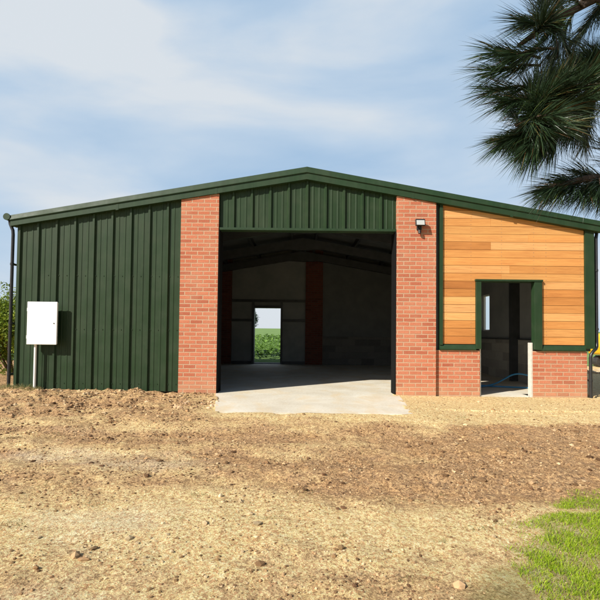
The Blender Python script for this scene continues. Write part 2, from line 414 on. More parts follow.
for y in (.50, 2.72, 5.10, 7.30):
    f = MB()
    for sx, xw in ((-1, XL + .12), (1, XR - .12)):
        xi = xw - sx * .2
        f.box(min(xw, xi), max(xw, xi), y - .07, y + .07, 0.0, rooftop(xw) - .40)
        zt = lambda x: rooftop(x) - .292
        xh = xw - sx * 1.3
        f.prism([(xw, zt(xw)), (xw, zt(xw) - .5), (xi, zt(xi) - .56), (xh, zt(xh) - .24), (XC, ZA - .292 - .24), (XC, ZA - .292)], y - .07, y + .07, 'y')
        f.prism([(XC, ZA - .292 - .24), (XC, ZA - .292 - .36), (XC + sx * .5, zt(XC + sx * .5) - .24)], y - .068, y + .068, 'y')
    f.build('portal_frame', M['steel'], bld)

# side walls: outer ribbed sheet (thin), lining, block dwarf wall
def side_sheet(x, sgn, y0, y1, z0, z1):
    mb = MB(); y = y0; v = []
    pts = [(y0, 0)]
    c = y0 + .2
    while c < y1 - .05:
        pts += [(c - .034, 0), (c - .017, .032), (c + .017, .032), (c + .034, 0)]; c += .345
    pts += [(y1, 0)]
    for yy, h in pts: v += [(x + sgn * h, yy, z0), (x + sgn * h, yy, z1)]
    mb.add(v, [(2 * i, 2 * i + 2, 2 * i + 3, 2 * i + 1) for i in range(len(pts) - 1)]); return mb
side_sheet(XL, -1, PF + .002, YB, .02, 3.03).build('side_cladding', M['sheet'], bld)
w0, w1, wz0, wz1 = 4.42, 5.02, 1.22, 2.27
m1 = side_sheet(XR, 1, .31, w0, .85, 3.02)
for a, b_, c, d in ((w0, w1, .85, wz0), (w0, w1, wz1, 3.02), (w1, YB, .85, 3.02)):
    q = side_sheet(XR, 1, a, b_, c, d); m1.add(q.v, q.f)
m1.build('side_cladding', M['sheet'], bld)
l = MB(); l.box(XL + .02, XL + .10, .21, YB - .02, 0, 3.10); l.build('side_lining', M['liner'], bld)
l = MB()
for a, b_, c, d in ((.205, w0, 1.0, 3.08), (w0, w1, 1.0, wz0), (w0, w1, wz1, 3.08), (w1, YB - .02, 1.0, 3.08)): l.box(XR - .12, XR - .02, a, b_, c, d)
l.build('side_lining', M['panel'], bld)
l = MB(); l.box(XR - .165, XR - .12, .31, YB - .25, -.1, 1.0); l.build('block_wall', M['paleblock'], bld)
l = MB(); l.box(XR - .12, XR - .03, .302, YB, -.2, .998); l.build('brick_plinth', M['brick'], bld)
l = MB(); l.box(XR - .20, XR - .10, .34, YB - .27, 1.001, 1.03); l.build('wall_ledge', M['steel'], bld)
wf = MB()
for a, b_, c, d in ((w0, w1, wz0, wz0 + .04), (w0, w1, wz1 - .04, wz1), (w0, w0 + .04, wz0 + .04, wz1 - .04), (w1 - .04, w1, wz0 + .04, wz1 - .04)): wf.box(XR - .05, XR + .01, a, b_, c, d)
wf = wf.build('window', M['white'], bld)
wp = MB(); wp.box(XR - .03, XR - .024, w0 + .041, w1 - .041, wz0 + .041, wz1 - .041); wp.build('window_pane', M['clear'], wf)

# back wall (inner face y=7.6)
YI = 7.60; D0, D1, DT = -1.60, -.68, 1.965
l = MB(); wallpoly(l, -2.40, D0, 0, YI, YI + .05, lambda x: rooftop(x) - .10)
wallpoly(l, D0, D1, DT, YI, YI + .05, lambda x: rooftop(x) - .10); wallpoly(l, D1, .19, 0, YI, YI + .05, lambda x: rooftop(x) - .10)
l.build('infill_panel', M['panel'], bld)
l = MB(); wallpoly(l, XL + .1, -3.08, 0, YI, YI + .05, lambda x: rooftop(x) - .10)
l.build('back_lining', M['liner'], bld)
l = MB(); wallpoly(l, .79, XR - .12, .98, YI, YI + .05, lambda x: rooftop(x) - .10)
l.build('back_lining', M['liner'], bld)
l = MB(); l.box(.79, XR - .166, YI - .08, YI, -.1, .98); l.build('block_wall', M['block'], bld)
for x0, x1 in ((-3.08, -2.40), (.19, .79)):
    l = MB(); wallpoly(l, x0, x1, -.1, YI - .12, YI + .2, lambda x: rooftop(x) - .10); tag(l.build('brick_pier', M['shadebrick'], bld), 'brick pier inside at the back wall, its shade painted into the colour')
o = MB()
ribbed(o, XL, D0, .02, lambda x: rooftop(x) - .10, YB, -4.5, sgn=1); ribbed(o, D1, XR, .02, lambda x: rooftop(x) - .10, YB, -.4, sgn=1); ribbed(o, D0, D1, DT, lambda x: rooftop(x) - .10, YB, -1.2, sgn=1)
o.build('back_cladding', M['sheet'], bld)
for z, a, b_ in ((1.53, -2.40, D0 - .07), (1.53, D1 + .07, .19), (2.215, -2.40, .19)):
    l = MB(); l.box(a, b_, YI - .07, YI - .001, z - .045, z + .045); l.build('sheeting_rail', M['steel'], bld)
l = MB()
for a in (D0 - .07, D1): l.box(a, a + .07, YI - .10, YB - .01, 0, 2.16)
l.box(D0, D1, YI - .10, YB - .01, DT, DT + .08); l.box(D0, D1, YI, YB, -.05, .03)
l.build('door_frame', M['steel'], bld)
for a, b_ in ((-2.40, D0 - .07), (D1 + .07, .19)):
    l = MB(); l.box(a, b_, YI - .05, YI - .001, .0, .10); l.build('base_rail', M['steel'], bld)

# gutters and downpipes
for x, sx in ((-5.437, -1), (5.60, 1)):
    gt = MB(); n = 12; ang = [math.pi + math.pi * k / n for k in range(n + 1)]
    rO, rI, zc = .060, .055, 3.215
    sec = [(x + rO * math.cos(a), zc + rO * math.sin(a) * 1.05) for a in ang] + [(x + rI * math.cos(a), zc + rI * math.sin(a) * 1.05) for a in reversed(ang)]
    gt.prism(sec, -.05, YB + .03, 'y')
    gt.prism([(x + .064 * math.cos(a), zc + .064 * math.sin(a)) for a in [math.pi * 2 * k / 20 for k in range(20)]], -.062, -.045, 'y')
    go = gt.build('gutter', M['trim'], bld)
    pd = MB()
    if sx < 0: pts = [(x + .0, .04, 3.16), (x + .01, .04, 3.10), (-5.375, .04, 2.98), (-5.368, .04, 2.9), (-5.372, .04, .06)]
    else: pts = [(5.585, .13, 3.16), (5.575, .12, 3.08), (5.545, .10, 2.95), (5.535, .09, 1.02), (5.53, .08, .93), (5.50, .06, .885), (5.43, .03, .84), (5.385, .02, .78), (5.375, .02, .72), (5.375, .02, -.02)]
    pd.tube(pts, .029, 12); dp = pd.build('downpipe', M['black'], bld)
    for z in (2.35, 1.25, .3):
        xx = -5.370 if sx < 0 else (5.537 if z > 1 else 5.375); yy = .04 if sx < 0 else (.09 if z > 1 else .02)
        cl = MB(); cl.tube([(xx, yy, z - .02), (xx, yy, z + .02)], .035, 12); cl.box(xx - .012, xx + .012, yy + .03, yy + .12, z - .018, z + .018)
        cl.build('pipe_clip', M['black'], dp)

# ------------------------------------------------------------------ fittings on the walls (things of their own)
bx = empty('box_on_post', (-4.69, PF, 0.0), 'blank white square box on a thin white post against the green cladding', 'box')
q = MB(); q.box(-.27, .26, -.165, -.125, .872, 1.634); q.build('cabinet', M['white'], bx, .008)
q = MB(); q.box(-.278, .268, -.182, -.166, .864, 1.642); q.build('box_lid', M['white'], bx, .006)
q = MB(); q.tube([(.215, -.186, 1.25), (.215, -.181, 1.25)], .012, 12); q.build('lock', M['steel'], bx)
for z in (1.0, 1.5):
    q = MB(); q.tube([(-.279, -.176, z - .03), (-.279, -.176, z + .03)], .006, 8); q.build('hinge', M['white'], bx)
q = MB(); q.tube([(-.150, -.110, -.06), (-.150, -.110, .94)], .024, 12); q.build('post', M['white'], bx)
for z in (1.0, 1.45):
    q = MB(); q.box(-.2, .2, -.124, -.034, z - .02, z + .02); q.build('bracket', M['steel'], bx)

fl = empty('flood_light', (2.19, 0, 3.10), 'small black floodlight with motion sensor fixed to the right brick pier', 'lamp')
q = MB()
Mx = Matrix.Rotation(R(-14), 3, 'X')
q.obox((0, -.10, .075), (.175, .045, .125), Mx)
for k in range(7): q.obox((-.066 + .022 * k, -.068, .08), (.006, .03, .10), Mx)
q.build('lamp_housing', M['black'], fl, .006)
q = MB(); q.obox((0, -.1255, .069), (.145, .004, .092), Mx); q.build('lamp_glass', M['lens'], fl)
q = MB(); q.box(-.045, .045, -.03, -.001, -.045, .045); q.box(-.012, .012, -.07, -.03, -.01, .03); q.build('wall_bracket', M['black'], fl, .004)
q = MB(); q.tube([(0, -.035, -.04), (0, -.055, -.075), (0, -.062, -.12)], [.02, .03, .026], 12); q.tube([(0, -.085, -.09), (0, -.055, -.085)], [.014, .024], 10)
q.build('motion_sensor', M['black'], fl)

def smooth_path(P, n=8):
    P = [Vector(p) for p in P]; out = []
    for i in range(len(P) - 1):
        p0, p1, p2, p3 = P[max(i - 1, 0)], P[i], P[i + 1], P[min(i + 2, len(P) - 1)]
        for k in range(n):
            t = k / n; out.append(.5 * ((2 * p1) + (p2 - p0) * t + (2 * p0 - 5 * p1 + 4 * p2 - p3) * t * t + (3 * p1 - p0 - 3 * p2 + p3) * t ** 3))
    out.append(P[-1]); return out
hz = MB(); hp = [(5.10, 1.50, .20), (4.93, 1.48, .255), (4.74, 1.46, .285), (4.57, 1.44, .255), (4.40, 1.42, .17), (4.22, 1.39, .085), (4.02, 1.36, .035), (3.8, 1.34, .02), (3.4, 1.33, .018), (3.1, 1.45, .018), (3.15, 1.75, .018), (3.6, 1.72, .018), (4.2, 1.40, .018), (4.7, 1.22, .018), (5.0, 1.12, .018), (5.2, 1.2, .018)]
hz.tube(smooth_path(hp), .017, 10)
tag(hz.build('water_hose', M['hose'], loc=(0, 0, 0)), 'light blue hose looping across the floor inside the small doorway', 'hose')

# ------------------------------------------------------------------ slab
s = MB()
s.box(XL + .1, XR - .166, .35, YB - .0, -.12, 0)
s.prism([(-2.23, .349), (-1.53, .349), (-1.535, 0), (-1.20, -1.86), (-.4, -1.93), (.6, -1.90), (1.45, -1.96), (1.62, -1.88), (1.74, -.9), (1.83, -.01), (1.76, 0), (1.76, .349)], -.12, -.0005, 'z')
s.prism([(2.5, .349), (3.372, .349), (3.372, .09), (4.262, .09), (4.262, .349), (5.2, .349)], -.12, -.0006, 'z')
tag(s.build('concrete_slab', M['slab']), 'pale concrete floor slab and apron running out of the open bay', kind='structure')

# ------------------------------------------------------------------ ground
def grow(a, dense0, dense1, step, far):
    left = []; x = dense0; d = step
    while x > -far: d *= 1.22; x -= d; left.append(x)
    mid = list(np.arange(dense0, dense1 + 1e-6, step)); right = []; x = mid[-1]; d = step
    while x < far: d *= 1.22; x += d; right.append(x)
    return left[::-1] + mid + right
def brown_amt(x, y):
    n = fbm(x * .45, y * 1.3, 3.1) * .36 + fbm(x * 1.2, y * 4.2, 8.2) * .32
    x0_, y0_ = x, y
    y = y + .38 * fbm(x * .8, 40, 2) + .16 * fbm(x * 2.5, y * 2, 44); 
    left = sst(-.9, -1.9, x) * sst(-3.3, -1.6, y) * .75
    band = sst(-1.9, -2.5, y + .2 * math.sin(x * .9)) * sst(-5.6, -4.25, y) * (.66 + .22 * sst(-.3, 1.2, x))
    band -= .45 * math.exp(-((y + 3.55) / .28) ** 2) * sst(-.4, -1.4, x)
    wet = math.exp(-((y + 4.35) / .24) ** 2) * sst(.2, .8, x) * sst(3.0, 2.2, x) * .85 + .25 * math.exp(-((y + 3.0) / .2) ** 2)
    far = sst(5.6, 8, abs(x)) * .35
    low = sst(-5.3, -5.9, y) * .42
    rt = sst(1.7, 2.3, x) * sst(-1.5, -2.2, y) * sst(-5.6, -4.6, y) * .3
    x, y = x0_, y0_; strip = sst(1.2, 1.7, x) * sst(-2.3, -1.7, y) * 1.0 + .22 * sst(-4.9, -5.2, y) * sst(-5.7, -5.4, y) + .3 * math.exp(-((y + 2.15) / .22) ** 2) * sst(-1.6, -1.0, x)
    return max(0, min(1, max(left, band) + wet + far + rt + low + n - strip))
def grass_amt(x, y):
    # patch in the lower right corner
    e = fbm(x * 1.3, y * 1.8, 5.5) * .55 + fbm(x * 5, y * 5, 1.5) * .22
    g = x - (2.0 + (y + 4.75) * .95) + e * .32
    edge = sst(-.02, .30, g) * sst(-4.45, -4.8, y + e * .22)
    gap = .9 * math.exp(-((y + 5.0) / .06) ** 2) * sst(2.35, 2.1, x) + .5 * max(0, fbm(x * 2.2, y * 3.5, 31))
    return max(0, edge - gap)
def gz(x, y):
    base = -.035 - .125 * sst(-.6, -5.5, y)
    base += .065 * sst(-.95, -1.5, x) * sst(-3.2, -.2, y) * sst(.4, -.1, y)
    base += .03 * math.exp(-((x + 4.9) ** 2 / .8 + (y + .15) ** 2 / .25))
    a = .012 + .030 * sst(-1.0, -1.8, x) * sst(-3.6, -.5, y) + .012 * brown_amt(x, y)
    h = base + a * fbm(x * 1.1, y * 1.1, 0, 5) * 1.1 + a * .8 * fbm(x * 4.2, y * 4.2, 4, 5)
    h += (.0035 + .006 * (a - .012) / .03) * fbm(x * 15, y * 15, 9, 3)
    h += .016 * math.sin((y + 3.6) * 7 + .5 * fbm(x * .5, 0)) * sst(-2.6, -3.2, y) * sst(-5, -4, y)          # wheel ruts
    if x > 1.9 and y > -1.4: h = -.018 + (h + .035) * .3
    inside = (XL - .1 < x < XR + .1) and y > .05
    if inside: h = -.06 if not (x > 4.2 or x < -2.2) else min(h, -.05)
    # stay under the apron
    e = max(-1.57 - .18 * y - x, x - 1.80 - .08 * y, -1.99 - y)
    if y < .1 and -.09 < e < .9 and x > -1.9: h = h + (-.004 + .016 * fbm(x * 2.6, y * 2.6, 6) - h) * sst(.9, .12, e)
    if y < .1 and e < .0: h = (min(h, -.003 + .030 * fbm(x * 2.6, y * 2.6, 6)) if e > -.09 else -.10) if x > -1.3 or e < -.09 else h
    if y > 8: h = min(h, -.05)
    return h
xs = grow(0, -7.0, 7.0, .028, 1800); ys = grow(0, -7.2, .45, .024, 1800)
V = np.empty((len(xs) * len(ys), 3), dtype=np.float32); Z = np.zeros((len(xs) * len(ys), 4), dtype=np.float32); k = 0
for y in ys:
    for x in xs:
        near = abs(x) < 30 and -30 < y < 30
        V[k] = (x, y, gz(x, y) if near else -.16 if y < 0 else -.06)
        if near:
            gy = .75 * max(0, fbm(x * .6 + 9, y * 1.4, 7)) * sst(-.5, -1.5, x) * sst(-2.5, -3.4, y) + .25
            Z[k] = (brown_amt(x, y), min(1, gy), .5 * grass_amt(x, y), 1)
        else: Z[k] = (.5, .2, .55 * min(1, max(abs(x), abs(y)) / 200 + .4), 1)
        k += 1
nx = len(xs)
F = [(j * nx + i, j * nx + i + 1, (j + 1) * nx + i + 1, (j + 1) * nx + i) for j in range(len(ys) - 1) for i in range(nx - 1)]
me = bpy.data.meshes.new('ground'); me.from_pydata(V.tolist(), [], F)
ca = me.color_attributes.new('zone', 'FLOAT_COLOR', 'POINT'); ca.data.foreach_set('color', Z.ravel())
me.polygons.foreach_set('use_smooth', [True] * len(F)); me.materials.append(M['ground']); me.update()
gr = bpy.data.objects.new('ground', me); COL.objects.link(gr); tag(gr, 'rough sandy brown ground in front of the building', kind='structure')

# loose clods and stones
ICO = bmesh.new(); bmesh.ops.create_icosphere(ICO, subdivisions=1, radius=1); ICO.verts.ensure_lookup_table()
iv = [v.co.copy() for v in ICO.verts]; iff = [tuple(v.index for v in f.verts) for f in ICO.faces]
st = MB(); rnd = random.Random(3); cnt = 0
def stone(x, y, r, c, sink=.35):
    sq = (rnd.uniform(.7, 1.4), rnd.uniform(.7, 1.2), rnd.uniform(.45, .85)); a = rnd.uniform(0, 6.28); ca_, sa = math.cos(a), math.sin(a)
    z = gz(x, y) + r * sq[2] * (1 - 2 * sink) * .5; vs = []
    for v in iv:
        k_ = r * rnd.uniform(.72, 1.2); p = Vector((v.x * sq[0], v.y * sq[1], v.z * sq[2])) * k_
        vs.append((x + p.x * ca_ - p.y * sa, y + p.x * sa + p.y * ca_, z + p.z))
    st.add(vs, iff, c)
while cnt < 22000:
    y = -6.6 + 6.6 * rnd.random() ** .8; x = rnd.uniform(-1, 1) * (1.2 + (y + 8.4) * .75)
    e = max(-1.55 - .18 * y - x, x - 1.80 - .08 * y, -1.95 - y)
    if e < .02 and y < .05: continue
    b_ = brown_amt(x, y); left = sst(-1.0, -1.7, x) * sst(-3.4, -1.5, y)
    if rnd.random() > .30 + .70 * b_ + .5 * left: continue
    if grass_amt(x, y) > .4 and rnd.random() < .9: continue
    clump = fbm(x * 1.6, y * 2.2, 12)
    if rnd.random() > .5 + clump * 1.1: continue
    r = .004 + .009 * rnd.random() ** 2 + (.026 * rnd.random() ** 2.5 if rnd.random() < .06 + .25 * left else 0)
    k_ = rnd.uniform(.55, 1.25)
    base = random.choice([(.36, .22, .11), (.46, .30, .16), (.20, .115, .055), (.52, .38, .22), (.30, .18, .09), (.13, .07, .035)])
    if b_ < .35 and not left: base = random.choice([(.5, .38, .22), (.58, .44, .26), (.30, .19, .09), (.22, .13, .06)])
    st.add([], []); stone(x, y, r, tuple(min(1, v * k_) for v in base)); cnt += 1
for _ in range(150):                                             # bigger lumps on the left heap and under the wall
    x = rnd.uniform(-6.5, -1.35); y = -rnd.random() ** 1.6 * 1.6 - .05
    stone(x, y, rnd.uniform(.018, .045), rnd.choice([(.40, .27, .15), (.5, .38, .23), (.27, .17, .09)]), .5)
for _ in range(26): stone(rnd.uniform(-1.9, -1.15), rnd.uniform(-1.7, -.9), rnd.uniform(.02, .045), rnd.choice([(.58, .40, .26), (.52, .35, .2), (.36, .22, .12)]), .4)
for _ in range(420): stone(rnd.uniform(8.6, 13), rnd.uniform(5.2, 6.4), rnd.uniform(.03, .12), rnd.choice([(.5, .4, .26), (.42, .31, .18)]), .4)
tag(st.build('loose_stones', M['stone'], smooth=False), 'loose clods and small stones scattered over the soil', 'stones', kind='stuff')

# grass patch + weeds
gb = MB(); rnd = random.Random(8)
def blade(x, y, z, h, w, c, lean=.5):
    a = rnd.uniform(0, 6.28); dx, dy = math.cos(a), math.sin(a); b2 = rnd.uniform(0, 6.28); lx, ly = math.cos(b2) * lean * h, math.sin(b2) * lean * h
    gb.add([(x - dx * w, y - dy * w, z), (x + dx * w, y + dy * w, z), (x + dx * w * .7 + lx * .35, y + dy * w * .7 + ly * .35, z + h * .6), (x - dx * w * .7 + lx * .35, y - dy * w * .7 + ly * .35, z + h * .6), (x + lx, y + ly, z + h)],
           [(0, 1, 2, 3), (3, 2, 4)], c)
cnt = 0
while cnt < 42000:
    x = rnd.uniform(1.2, 4.6); y = rnd.uniform(-6.9, -4.2)
    if abs(x) > (y + 8.4) * .78 + .5: continue
    g_ = grass_amt(x, y)
    if rnd.random() > g_ * (.25 + 1.3 * max(0, .35 + fbm(x * 5, y * 5, 2.2))): continue
    t_ = rnd.random(); c = (.19 + .22 * t_, .33 + .19 * t_, .010 + .015 * t_)
    if rnd.random() < .16: c = rnd.choice([(.42, .36, .14), (.30, .24, .10), (.07, .13, .02)])
    blade(x, y, gz(x, y) - .003, rnd.uniform(.010, .034) * (.6 + .6 * g_), rnd.uniform(.0010, .0022), c, rnd.uniform(.3, 1.1)); cnt += 1
tufts = [(-2.35, -5.15, .5), (-1.55, -4.95, .25), (-2.1, -4.6, .35), (.07, -4.65, .4), (-.8, -4.75, .2), (-.75, -4.4, .2), (2.3, -1.9, .2), (2.95, -1.75, .2), (-3.3, -3.2, .3), (-1.9, -5.3, .3), (1.2, -5.3, .3), (-2.6, -4.9, .3)]
for _ in range(45): tufts.append((rnd.uniform(-4.5, 3), rnd.uniform(-6.3, -2.4), rnd.uniform(.05, .2)))
for tx, ty, s_ in tufts:
    for _ in range(int(160 * s_)):
        x = tx + rnd.gauss(0, .16 * s_ + .01); y = ty + rnd.gauss(0, .08 * s_ + .01)
        if -1.25 < x < 1.7 and y > -2: continue
        blade(x, y, gz(x, y) - .003, rnd.uniform(.008, .026), .0018, rnd.choice([(.11, .13, .03), (.17, .17, .05), (.07, .075, .02), (.24, .20, .08)]), 1.2)
for _ in range(900):                                            # weeds at the foot of the left cladding
    x = rnd.uniform(-5.6, -4.7); y = rnd.uniform(-.2, .03); blade(x, y, gz(x, y), rnd.uniform(.02, .09), .002, rnd.choice([(.16, .20, .06), (.30, .26, .12)]), .6)
tag(gb.build('grass', M['blade'], smooth=False), 'bright green patch of short grass in the lower right corner with sparse weeds', 'grass', kind='stuff')

# ------------------------------------------------------------------ field and crop behind the building
def fz(y): return -.03 + .0075 * (y - 9)
f = MB(); ysf = [8.9, 12, 18, 30, 60, 120, 250, 500, 900]
vs = []; 
for y in ysf: vs += [(-30 - y * 1.5, y, fz(y) if y < 800 else fz(y)), (30 + y * 1.5, y, fz(y))]
f.add(vs, [(2 * i, 2 * i + 1, 2 * i + 3, 2 * i + 2) for i in range(len(ysf) - 1)])
tag(f.build('field', M['field']), 'green crop field stretching to the horizon behind the building', kind='structure')
cr = MB(); rnd = random.Random(21)
def leafquad(mb, p, d, up, L, W, c):
    d = d.normalized(); s_ = d.cross(up).normalized() * W
    mb.add([p, p + d * L * .5 + s_, p + d * L + up * (-.15 * L), p + d * L * .5 - s_], [(0, 1, 2, 3)], c)
y = 9.0
while y < 55:
    step = .35 if y < 18 else .8 if y < 30 else 1.6
    x = -12.0 - y * .2
    while x < 8:
        px, py = x + rnd.uniform(-.1, .1), y + rnd.uniform(-.12, .12)
        hgt = rnd.uniform(.28, .46); sc = 1 if y < 18 else 1.5 if y < 30 else 2.4
        for _ in range(9):
            a = rnd.uniform(0, 6.28); t_ = rnd.random(); zz = fz(py) + hgt * (.25 + .7 * t_)
            d = Vector((math.cos(a), math.sin(a), rnd.uniform(-.1, .9)))
            k_ = rnd.uniform(.55, 1.2); leafquad(cr, Vector((px, py, zz)), d, Vector((0, 0, 1)), rnd.uniform(.13, .24) * sc ** .5, .05 * sc, (.17 * k_, .30 * k_, .05 * k_))
        x += (.28 if y < 18 else .5 if y < 30 else .9)
    y += step
tag(cr.build('field_crop', M['leaf'], smooth=False), 'leafy green crop plants seen through the back doorway', 'crop', kind='stuff')

def leafy(root, c, rad, n, size, cols, name='foliage', seed=1, clumps=26):
    """crown of many leaf faces in clumps"""
    rnd = random.Random(seed); mb = MB(); cl = []
    for _ in range(clumps):
        d = Vector((rnd.gauss(0, 1), rnd.gauss(0, 1), rnd.gauss(0, 1))).normalized() * rnd.uniform(.35, .95)
        cl.append((Vector((d.x * rad[0], d.y * rad[1], d.z * rad[2])), rnd.uniform(.22, .42) * min(rad), rnd.uniform(.7, 1.25)))
    for _ in range(n):
        q, r, k_ = rnd.choice(cl); d = Vector((rnd.gauss(0, 1), rnd.gauss(0, 1), rnd.gauss(0, 1))).normalized()
        p = Vector(c) + q + d * r * rnd.uniform(.6, 1.1)
        ld = (d + Vector((rnd.gauss(0, .6), rnd.gauss(0, .6), rnd.gauss(0, .6)))).normalized(); up = Vector((rnd.gauss(0, .5), rnd.gauss(0, .5), 1)).normalized()
        c_ = rnd.choice(cols); kk = k_ * rnd.uniform(.8, 1.2); leafquad(mb, p, ld, up, size * rnd.uniform(.7, 1.3), size * .3, tuple(v * kk for v in c_))
    return mb.build(name, M['leaf'], root, smooth=False)
# small tree in the field
tr = empty('field_tree', (-5.15, 38, fz(38)), 'small dark tree in the crop field, half hidden by the back door frame', 'tree')
q = MB(); q.tube([(0, 0, -.1), (.05, 0, 1.0), (0, .05, 1.9)], [.10, .08, .05], 8)
for a in range(5): q.tube([(0, 0, 1.3 + a * .12), (.5 * math.cos(a * 1.3), .5 * math.sin(a * 1.3), 2.1 + a * .1)], [.04, .012], 6)
q.build('trunk', M['bark'], tr)
leafy(tr, (.05, 0, 2.15), (.85, .8, .95), 3500, .13, [(.035, .075, .035), (.05, .10, .04)], 'crown', 4)
# hedge bushes left of the building
for i, (x, y, r, h, lb) in enumerate(((-7.35, 3.4, 1.25, 2.15, 'bushy yellow-green shrub behind the left corner downpipe'), )):
    hb = empty('garden_bush', (x, y, -.05), lb, 'bush')
    q = MB()
    for k in range(9):
        a = k * .7; q.tube([(.1 * math.cos(a), .1 * math.sin(a), 0), (.5 * math.cos(a), .5 * math.sin(a), .8), (.75 * math.cos(a), .75 * math.sin(a), 1.6)], [.035, .025, .008], 6)
    q.build('stems', M['bark'], hb)
    leafy(hb, (0, 0, h * .56), (r, r, h * .47), 26000, .075, [(.22, .30, .03), (.16, .24, .03), (.30, .36, .05)], 'foliage', 7 + i, 60)

# ------------------------------------------------------------------ yellow digger beyond the right corner
dg = empty('excavator', (11.95, 7.7, -.03), 'yellow excavator with dark cab glass parked beyond the right corner of the building', 'excavator')
for sy in (-.62, .62):
    q = MB(); n = 10; r_ = .2; L = .95
    prof_ = [(L - .0 + r_ * math.cos(a), .2 + r_ * math.sin(a)) for a in [-math.pi / 2 + math.pi * k / n for k in range(n + 1)]] + [(-L + r_ * math.cos(a), .2 + r_ * math.sin(a)) for a in [math.pi / 2 + math.pi * k / n for k in range(n + 1)]]
    q.prism(prof_, sy - .15, sy + .15, 'y')
    for k in range(22): q.box(-1.02 + k * .095, -.975 + k * .095, sy - .155, sy + .155, .395, .42)
    tk = q.build('track', M['rubber'], dg, .01)
    for k in range(4):
        w = MB(); w.tube([(-.75 + k * .5, sy - .17, .2), (-.75 + k * .5, sy + .17, .2)], .12, 14); w.build('roller', M['steel'], tk)
q = MB(); q.box(-.8, .8, -.47, .47, .2, .38); q.tube([(0, 0, .36), (0, 0, .46)], .42, 20); q.build('undercarriage', M['steel'], dg)
q = MB(); body = [(-1.28, .50), (-1.33, .75), (-1.30, 1.12), (-1.15, 1.22), (.25, 1.22), (.75, 1.0), (.95, .9), (.95, .46), (-1.2, .46)]
q.prism(body, -.72, .72, 'y'); q.build('body', M['yellow'], dg, .05)
q = MB()
for k in range(6): q.box(-1.05 + k * .1, -1.0 + k * .1, -.728, -.721, .8, 1.05)
q.build('grille', M['black'], dg)
q = MB(); cab = [(-1.12, 1.222), (-1.17, 1.9), (-1.08, 2.22), (-.9, 2.30), (.25, 2.30), (.42, 2.2), (.62, 1.222)]
q.prism(cab, -.70, .15, 'y'); cb_ = q.build('cab', M['cabglass'], dg, .05)
q = MB(); q.box(-1.0, .3, -.71, .16, 2.29, 2.35); q.build('cab_roof', M['black'], cb_, .02)
for x in (-1.02, -.25, .44):
    q = MB(); q.box(x, x + .05, -.712, -.701, 1.25, 2.25); q.build('cab_pillar', M['black'], cb_)
q = MB(); q.prism([(.7, .95), (.95, 1.15), (1.9, 2.75), (2.6, 3.1), (2.75, 2.9), (2.15, 2.5), (1.25, .9), (.9, .75)], .22, .44, 'y'); q.build('boom', M['yellow'], dg, .02)
q = MB(); q.prism([(2.45, 3.2), (2.75, 3.15), (3.35, 1.4), (3.15, 1.35), (2.5, 2.75)], .25, .41, 'y'); q.build('stick', M['yellow'], dg, .02)
q = MB(); q.tube([(1.2, .33, 1.2), (1.9, .33, 2.4)], .045, 10); q.tube([(2.0, .33, 3.0), (2.5, .33, 3.15)], .04, 10); q.build('hydraulic_ram', M['steel'], dg)
q = MB(); q.prism([(3.1, 1.5), (3.45, 1.45), (3.55, 1.0), (3.3, .7), (2.9, .75), (2.75, 1.0), (2.85, .95), (3.1, .9), (3.25, 1.1), (3.1, 1.3)], .05, .6, 'y'); q.build('bucket', M['steel'], dg, .01)
q = MB(); q.prism([(1.25, .05), (1.32, .05), (1.38, .42), (1.30, .42)], -.75, .75, 'y'); q.box(.8, 1.28, -.3, -.2, .2, .28); q.box(.8, 1.28, .2, .3, .2, .28); q.build('dozer_blade', M['yellow'], dg)

# ------------------------------------------------------------------ pine tree at the right
TX, TY = 2.95, -5.35
pine = empty('pine_tree', (TX, TY, -.15), 'dark long-needled pine reaching over the right end of the roof', 'tree')
O = Vector((TX, TY, -.15)); rnd = random.Random(17)
q = MB(); q.tube([(0, 0, -.1), (.02, .02, 1.2), (-.03, .05, 2.6), (.05, .0, 4.2), (.0, -.05, 5.8), (.03, 0, 7.2)], [.24, .20, .17, .13, .08, .02], 14)
q.build('trunk', M['bark'], pine)
nd = MB(); br = MB()
def needles(p0, p1, n, L, droop=.0, spread=.9):
    ax = (p1 - p0); ln = ax.length; ax.normalize(); u = ax.orthogonal().normalized(); w = ax.cross(u)
    for i in range(n):
        t_ = rnd.random() ** .8; a = rnd.uniform(0, 6.283); b_ = p0 + ax * ln * t_
        ang = spread * rnd.uniform(.55, 1.25) * (1 - .45 * t_)
        rad = u * math.cos(a) + w * math.sin(a)
        d = (ax * math.cos(ang) + rad * math.sin(ang)); d.z -= droop * rnd.uniform(.3, 1); d.normalize()
        l = L * rnd.uniform(.75, 1.12)
        side = d.cross(Vector((rnd.gauss(0, 1), rnd.gauss(0, 1), rnd.gauss(0, 1)))).normalized() * rnd.uniform(.0011, .0017)
        m_ = b_ + d * l * .55; e = b_ + (d * 1 + Vector((0, 0, -.06))).normalized() * l
        k_ = rnd.uniform(.6, 1.3); c = (.030 * k_, .058 * k_, .026 * k_)
        if rnd.random() < .09: c = rnd.choice([(.13, .12, .04), (.10, .15, .04), (.16, .09, .04)])
        b2 = b_ - O; m2 = m_ - O; e2 = e - O
        nd.add([b2 - side, b2 + side, m2 + side, m2 - side, e2], [(0, 1, 2, 3), (3, 2, 4)], c)
def limb(pts, r0, r1):
    P = smooth_path(pts, 5); n = len(P); br.tube([p - O for p in P], [r0 + (r1 - r0) * i / (n - 1) for i in range(n)], 8); return P
def shoot(base, tip, n=330, L=.155, droop=.12, spread=.9):
    base = Vector(base); tip = Vector(tip); md = (base + tip) / 2 + Vector((0, 0, .015))
    limb([base, md, tip], .007, .004); needles(base.lerp(tip, .15), tip, n, L, droop, spread)
